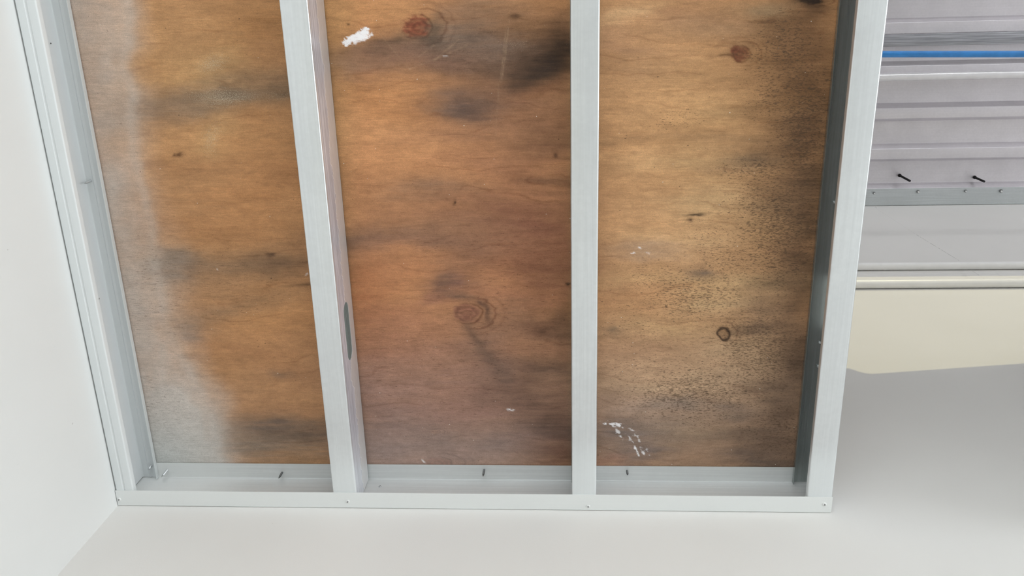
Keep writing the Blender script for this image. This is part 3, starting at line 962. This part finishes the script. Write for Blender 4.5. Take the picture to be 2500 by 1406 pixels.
mould = gsum([(1900, 560, 110, 160, 1.0), (1960, 300, 70, 200, 1.0), (1850, 850, 120, 120, .95), (1700, 720, 130, 60, .9), (1620, 690, 100, 60, .75), (1560, 800, 110, 70, .6), (1700, 960, 170, 70, .95),
              (1850, 420, 90, 40, .9), (1640, 300, 60, 16, .7), (1740, 570, 60, 40, .7), (1900, 1040, 100, 80, .8), (1560, 900, 120, 40, .6), (1660, 280, 80, 18, .6), (1920, 120, 80, 90, .9), (1880, 230, 60, 80, .85), (1770, 640, 100, 60, .8), (1600, 760, 130, 90, .55), (1640, 1060, 120, 40, .4)])
dust = gsum([(520, 150, 40, 26, 1.0), (545, 235, 80, 26, 1.0), (660, 230, 60, 22, .7), (520, 340, 26, 46, .9), (470, 285, 50, 16, .7), (680, 280, 60, 50, .35), (1250, 110, 60, 20, .6), (1060, 170, 90, 26, .45), (1210, 430, 60, 60, .35), (1180, 330, 60, 40, .3)])
check = gsum([(1200, 860, 120, 80, .9), (1250, 700, 120, 120, .6), (560, 700, 120, 60, .7), (400, 700, 70, 100, .9), (400, 980, 50, 60, 1.0), (1000, 900, 120, 120, .6), (1150, 600, 160, 40, .5), (1750, 900, 160, 140, .7), (1150, 130, 70, 40, .6), (380, 640, 40, 50, 1.0), (1130, 980, 160, 60, .6)])
MASK = np.stack([mould, dust, check, np.ones_like(U)], -1)

nv = nx * ny
co = np.empty((nv + 4 * 1, 3))
co[:nv, 0] = GX.ravel(); co[:nv, 1] = GY.ravel()
relief = 0.00025 * nc.fbm(U / 80 + 11, V / 5 + 2, 3)
co[:nv, 2] = ZP + relief.ravel()
ZT = ZP + 0.0185
for k, (x, y) in enumerate(((PX0, PY0), (PX1, PY0), (PX1, PY1), (PX0, PY1))):
    co[nv + k] = (x, y, ZT)
I, J = np.meshgrid(np.arange(nx - 1), np.arange(ny - 1))
a = (J * nx + I).ravel()
quads = np.stack([a, a + nx, a + nx + 1, a + 1], 1)
border = [list(range(0, nx)) + [nv + 1, nv], [j * nx + nx - 1 for j in range(ny)] + [nv + 2, nv + 1],
          [(ny - 1) * nx + i for i in range(nx - 1, -1, -1)] + [nv + 3, nv + 2], [j * nx for j in range(ny - 1, -1, -1)] + [nv, nv + 3],
          [nv, nv + 1, nv + 2, nv + 3]]
loops = np.concatenate([quads.ravel()] + [np.array(b) for b in border])
starts = list(range(0, 4 * len(quads), 4))
tot = [4] * len(quads)
s = 4 * len(quads)
for b in border:
    starts.append(s); tot.append(len(b)); s += len(b)
me = bpy.data.meshes.new('plywood_sheet')
me.vertices.add(len(co)); me.vertices.foreach_set('co', (co - np.array([0.62, -0.6, ZP])).ravel())
me.loops.add(len(loops)); me.loops.foreach_set('vertex_index', loops.astype(np.int32))
me.polygons.add(len(starts)); me.polygons.foreach_set('loop_start', np.array(starts, np.int32))
try:
    me.polygons.foreach_set('loop_total', np.array(tot, np.int32))
except Exception:
    pass
me.update(calc_edges=True)
me.validate()
at = me.attributes.new('stain', 'FLOAT_COLOR', 'POINT')
cc = np.ones((len(co), 4)); cc[:nv, :3] = np.clip(RGB, 0.003, 0.95).reshape(-1, 3); cc[nv:, :3] = s2l((170, 130, 90))
at.data.foreach_set('color', cc.ravel())
at = me.attributes.new('detail', 'FLOAT_COLOR', 'POINT')
cc = np.zeros((len(co), 4)); cc[:nv] = MASK.reshape(-1, 4)
at.data.foreach_set('color', cc.ravel())

t = NT('stained plywood')
aS = t.n('ShaderNodeAttribute', attribute_name='stain')
aD = t.n('ShaderNodeAttribute', attribute_name='detail')
sd = t.n('ShaderNodeSeparateColor'); t.l(aD.outputs['Color'], sd.inputs[0])
GAIN = 1.29
c = t.mix(1.0, aS.outputs['Color'], (GAIN, GAIN, GAIN), 'MULTIPLY')
# fine grain fibres
fib = t.noise(t.scaled(35, 900, 1), 1.0, 5, 0.7, 0.4)
c = t.mix(1.0, c, t.mix(t.ramp(fib, 0.25, 0.75), (0.88, 0.87, 0.86), (1.09, 1.09, 1.09)), 'MULTIPLY')
grit = t.noise(t.pos(), 900, 2, 0.8)
mot = t.noise(t.scaled(60, 110, 1, (7, 1, 0)), 1.0, 5, 0.7)
c = t.mix(1.0, c, t.mix(t.ramp(mot, 0.25, 0.75), (0.91, 0.91, 0.90), (1.08, 1.08, 1.08)), 'MULTIPLY')
c = t.mix(1.0, c, t.mix(t.ramp(grit, 0.3, 0.7), (0.86, 0.86, 0.86), (1.13, 1.13, 1.13)), 'MULTIPLY')
# checks: short thin dark splits along the grain
vor = t.noise(t.scaled(85, 700, 1, (0.3, 0.1, 0)), 1.0, 3, 0.7, 0.6)
ck = t.math('MULTIPLY', t.ramp(vor, 0.585, 0.66), t.math('ADD', t.math('MULTIPLY', sd.outputs[2], 0.85), 0.2))
c = t.mix(ck, c, t.mix(1.0, c, (0.42, 0.38, 0.35), 'MULTIPLY'))
lightck = t.math('MULTIPLY', t.ramp(t.noise(t.scaled(95, 720, 1, (5.3, 2.1, 0)), 1.0, 3, 0.7, 0.6), 0.64, 0.70), t.math('MULTIPLY', sd.outputs[2], 0.4))
c = t.mix(lightck, c, t.mix(1.0, c, (1.35, 1.33, 1.3), 'MULTIPLY'))
# mould spots
n1 = t.noise(t.scaled(95, 230, 1, (1.3, 2.2, 0)), 1.0, 2, 0.5, 0.3)
n2 = t.noise(t.scaled(190, 560, 1, (4.3, 1.2, 0)), 1.0, 3, 0.6, 0.3)
th1 = t.ramp(sd.outputs[0], 0.0, 1.0, 0.80, 0.585, False)
sp1 = t.math('MULTIPLY', t.ramp(t.math('SUBTRACT', n1, th1), 0.0, 0.05), t.ramp(sd.outputs[0], 0.1, 0.4))
th2 = t.ramp(sd.outputs[0], 0.0, 1.0, 0.72, 0.49, False)
sp2 = t.math('MULTIPLY', t.ramp(t.math('SUBTRACT', n2, th2), 0.0, 0.05), t.ramp(sd.outputs[0], 0.05, 0.35))
c = t.mix(t.math('MULTIPLY', sp1, 0.55), c, (0.085, 0.055, 0.034))
c = t.mix(t.math('MULTIPLY', sp2, 0.60), c, (0.085, 0.052, 0.030))
# pale dust specks
n3 = t.noise(t.pos(), 800, 2, 0.8)
th3 = t.ramp(sd.outputs[1], 0.0, 1.0, 0.78, 0.50, False)
c = t.mix(t.math('MULTIPLY', t.ramp(t.math('SUBTRACT', n3, th3), 0.0, 0.04), 0.55), c, (0.66, 0.56, 0.40))
n4 = t.noise(t.scaled(1, 1, 1, (8, 3, 0)), 240, 1, 0.5)
c = t.mix(t.ramp(n4, 0.80, 0.83, 0, 0.8), c, (0.80, 0.74, 0.66))
n5 = t.noise(t.scaled(1, 1.6, 1, (2, 9, 0)), 150, 1, 0.5)
c = t.mix(t.ramp(n5, 0.79, 0.82, 0, 0.7), c, (0.05, 0.03, 0.02))
t.bump(t.math('ADD', fib, t.math('MULTIPLY', ck, -1.5)), 0.35, 0.0005)
M_PLY = t.set(c, 0.72, 0.0, 0.3)
me.materials.append(M_PLY)
ply = bpy.data.objects.new('plywood_sheet', me)
ply.location = (0.62, -0.6, ZP)
COL.objects.link(ply)
tag(ply, 'weathered brown plywood sheet with knots, mould spots and white overspray, lying on the studs', 'plywood')

# ------------------------------------------------------------------ things high on the right
# ledger angle with its screws
bm = bmesh.new()
pth = arc_path([(-0.0012, CEIL + 0.05), (-0.0012, CEIL - 0.0035), (-0.071, CEIL - 0.0035)], [0, 0.003, 0], 4)
sheet(bm, pth, -0.0028, 0.01, ROOM_X - 0.01, 'x', 1)
ang = link('steel_angle', bm, M_ANGLE, smooth=30)
tag(ang, 'pale flat steel angle fixed where the back wall meets the corrugated deck', 'steel angle')
for i, (px, py, r) in enumerate(((2134, 471.5, 0.0042), (2241.5, 468, 0.0055), (2357.5, 466.5, 0.0048), (2444, 466.5, 0.0057))):
    p = hit(px, py, 2, CEIL - 0.0064)
    bm = bmesh.new()
    # hex washer head: washer coloured dark as a contact shadow, and six-sided head
    tube(bm, p, p + Vector((0, 0, -0.0016)), r * 1.15, 20)
    sc = link('screw', bm, M_STEELTIP, ang, smooth=30)
    sc['label'] = 'washer coloured dark as the contact shadow under the screw head'
    bm = bmesh.new()
    tube(bm, p + Vector((0, 0, -0.0014)), p + Vector((0, 0, -0.006)), r * 0.74, 6)
    link('hex_head', bm, M_SCREWW, sc)

bm = bmesh.new()
ya = hit(2300, 110, 2, CEIL - 0.004).y
yb = hit(2300, 82.5, 2, CEIL - 0.004).y
pth = arc_path([(ya, CEIL + 0.0), (ya, CEIL - 0.004), (yb, CEIL - 0.004), (yb, CEIL + 0.0)], [0, 0.0015, 0.0015, 0], 3)
sheet(bm, pth, 0.0015, 0.6, ROOM_X - 0.01, 'x', 1)
tag(link('steel_strap', bm, M_BAR, smooth=30), 'scuffed grey steel strip against the deck, just above the blue pipe', 'steel strap')


def pipe_between(name, a0, a1, axis, v, r, mat, xa, xb, label, cat, group=None, sag=None):
    p, q = hit(a0[0], a0[1], axis, v), hit(a1[0], a1[1], axis, v)
    d = (q - p) / (q.x - p.x)
    A = p + d * (xa - p.x); B = p + d * (xb - p.x)
    bm = bmesh.new()
    tube(bm, A, B, r, 28, 24, True, 1.0, sag)
    return tag(link(name, bm, mat, smooth=40), label, cat, group), A, B


def strap(parent, c, r, up):
    """one-hole conduit clip round the pipe"""
    bm = bmesh.new()
    pts_ = []
    for k in range(13):
        a = math.pi * k / 12
        if up == 'z':
            pts_.append((c.y + math.cos(a) * (r + 0.0002), c.z - math.sin(a) * (r + 0.0002)))
        else:
            pts_.append((c.y - math.sin(a) * (r + 0.0002), c.z + math.cos(a) * (r + 0.0002)))
    sheet(bm, pts_, 0.001, c.x - 0.008, c.x + 0.008, 'x', 1)
    return link('pipe_clip', bm, M_SCREW, parent)


pb, A, B = pipe_between('blue_pipe', (2165, 132.2), (2500, 132.0), 2, Z0 + 1.72, 0.0107, M_BLUE, 0.002, ROOM_X - 0.002,
                        'glossy blue plastic pipe hanging straight below the deck', 'pipe')
pe, A, B = pipe_between('conduit', (2155, 188.7), (2500, 181.6), 2, CEIL - 0.0155, 0.0148, M_EMT, 0.002, ROOM_X - 0.002,
                        'shiny bare metal conduit running under the corrugated deck below the blue pipe', 'conduit',
                        sag=lambda f: (0, 0.0008 * math.sin(f * 60), 0.0006 * math.sin(f * 43)))
pw1, A, B = pipe_between('conduit', (2105, 650.8), (2500, 647.6), 1, -0.0125, 0.0120, M_PIPE, 0.02, ROOM_X - 0.02,
                         'white-painted conduit on the back wall, upper of the pair', 'conduit', 'white conduits on the wall')
pw2, A, B = pipe_between('conduit', (2100, 693.6), (2500, 690.5), 1, -0.0137, 0.0132, M_PIPE, 0.02, ROOM_X - 0.02,
                         'white-painted conduit on the back wall, lower of the pair', 'conduit', 'white conduits on the wall')

for i, (b, e) in enumerate((((2196, 428), (2221, 440)), ((2379, 432.5), (2402, 441)))):
    p = hit(b[0], b[1], 2, CEIL + 0.035)
    # length so that the tip reaches its place
    best = min([k * 0.001 for k in range(20, 140)],
               key=lambda L: abs((lambda c: 1250 + FPX * c[0] / c[2])(CAM_R @ (np.array(p) + np.array((0, 0, -L)) - CAM_C)) - e[0]))
    bm = bmesh.new()
    tube(bm, p, p + Vector((0, 0, -best * 0.93)), 0.0036, 12, 24, True)
    tube(bm, p + Vector((0, 0, -best * 0.93)), p + Vector((0, 0, -best)), 0.0036, 12, 1, True, 0.3)
    tube(bm, p + Vector((0, 0, 0.0)), p + Vector((0, 0, -0.004)), 0.0068, 16)
    for k in range(int(best / 0.004)):
        zc = -0.006 - k * 0.004
        tube(bm, p + Vector((0, 0, zc)), p + Vector((0, 0, zc - 0.0012)), 0.0043, 12)
    s = link('roof_screw', bm, M_BLACK)
    tag(s, ('long black screw poking down through the deck, nearer the framing' if i == 0 else
            'black screw poking down through the deck, farther right from the framing'), 'screw', 'black screws through the deck')
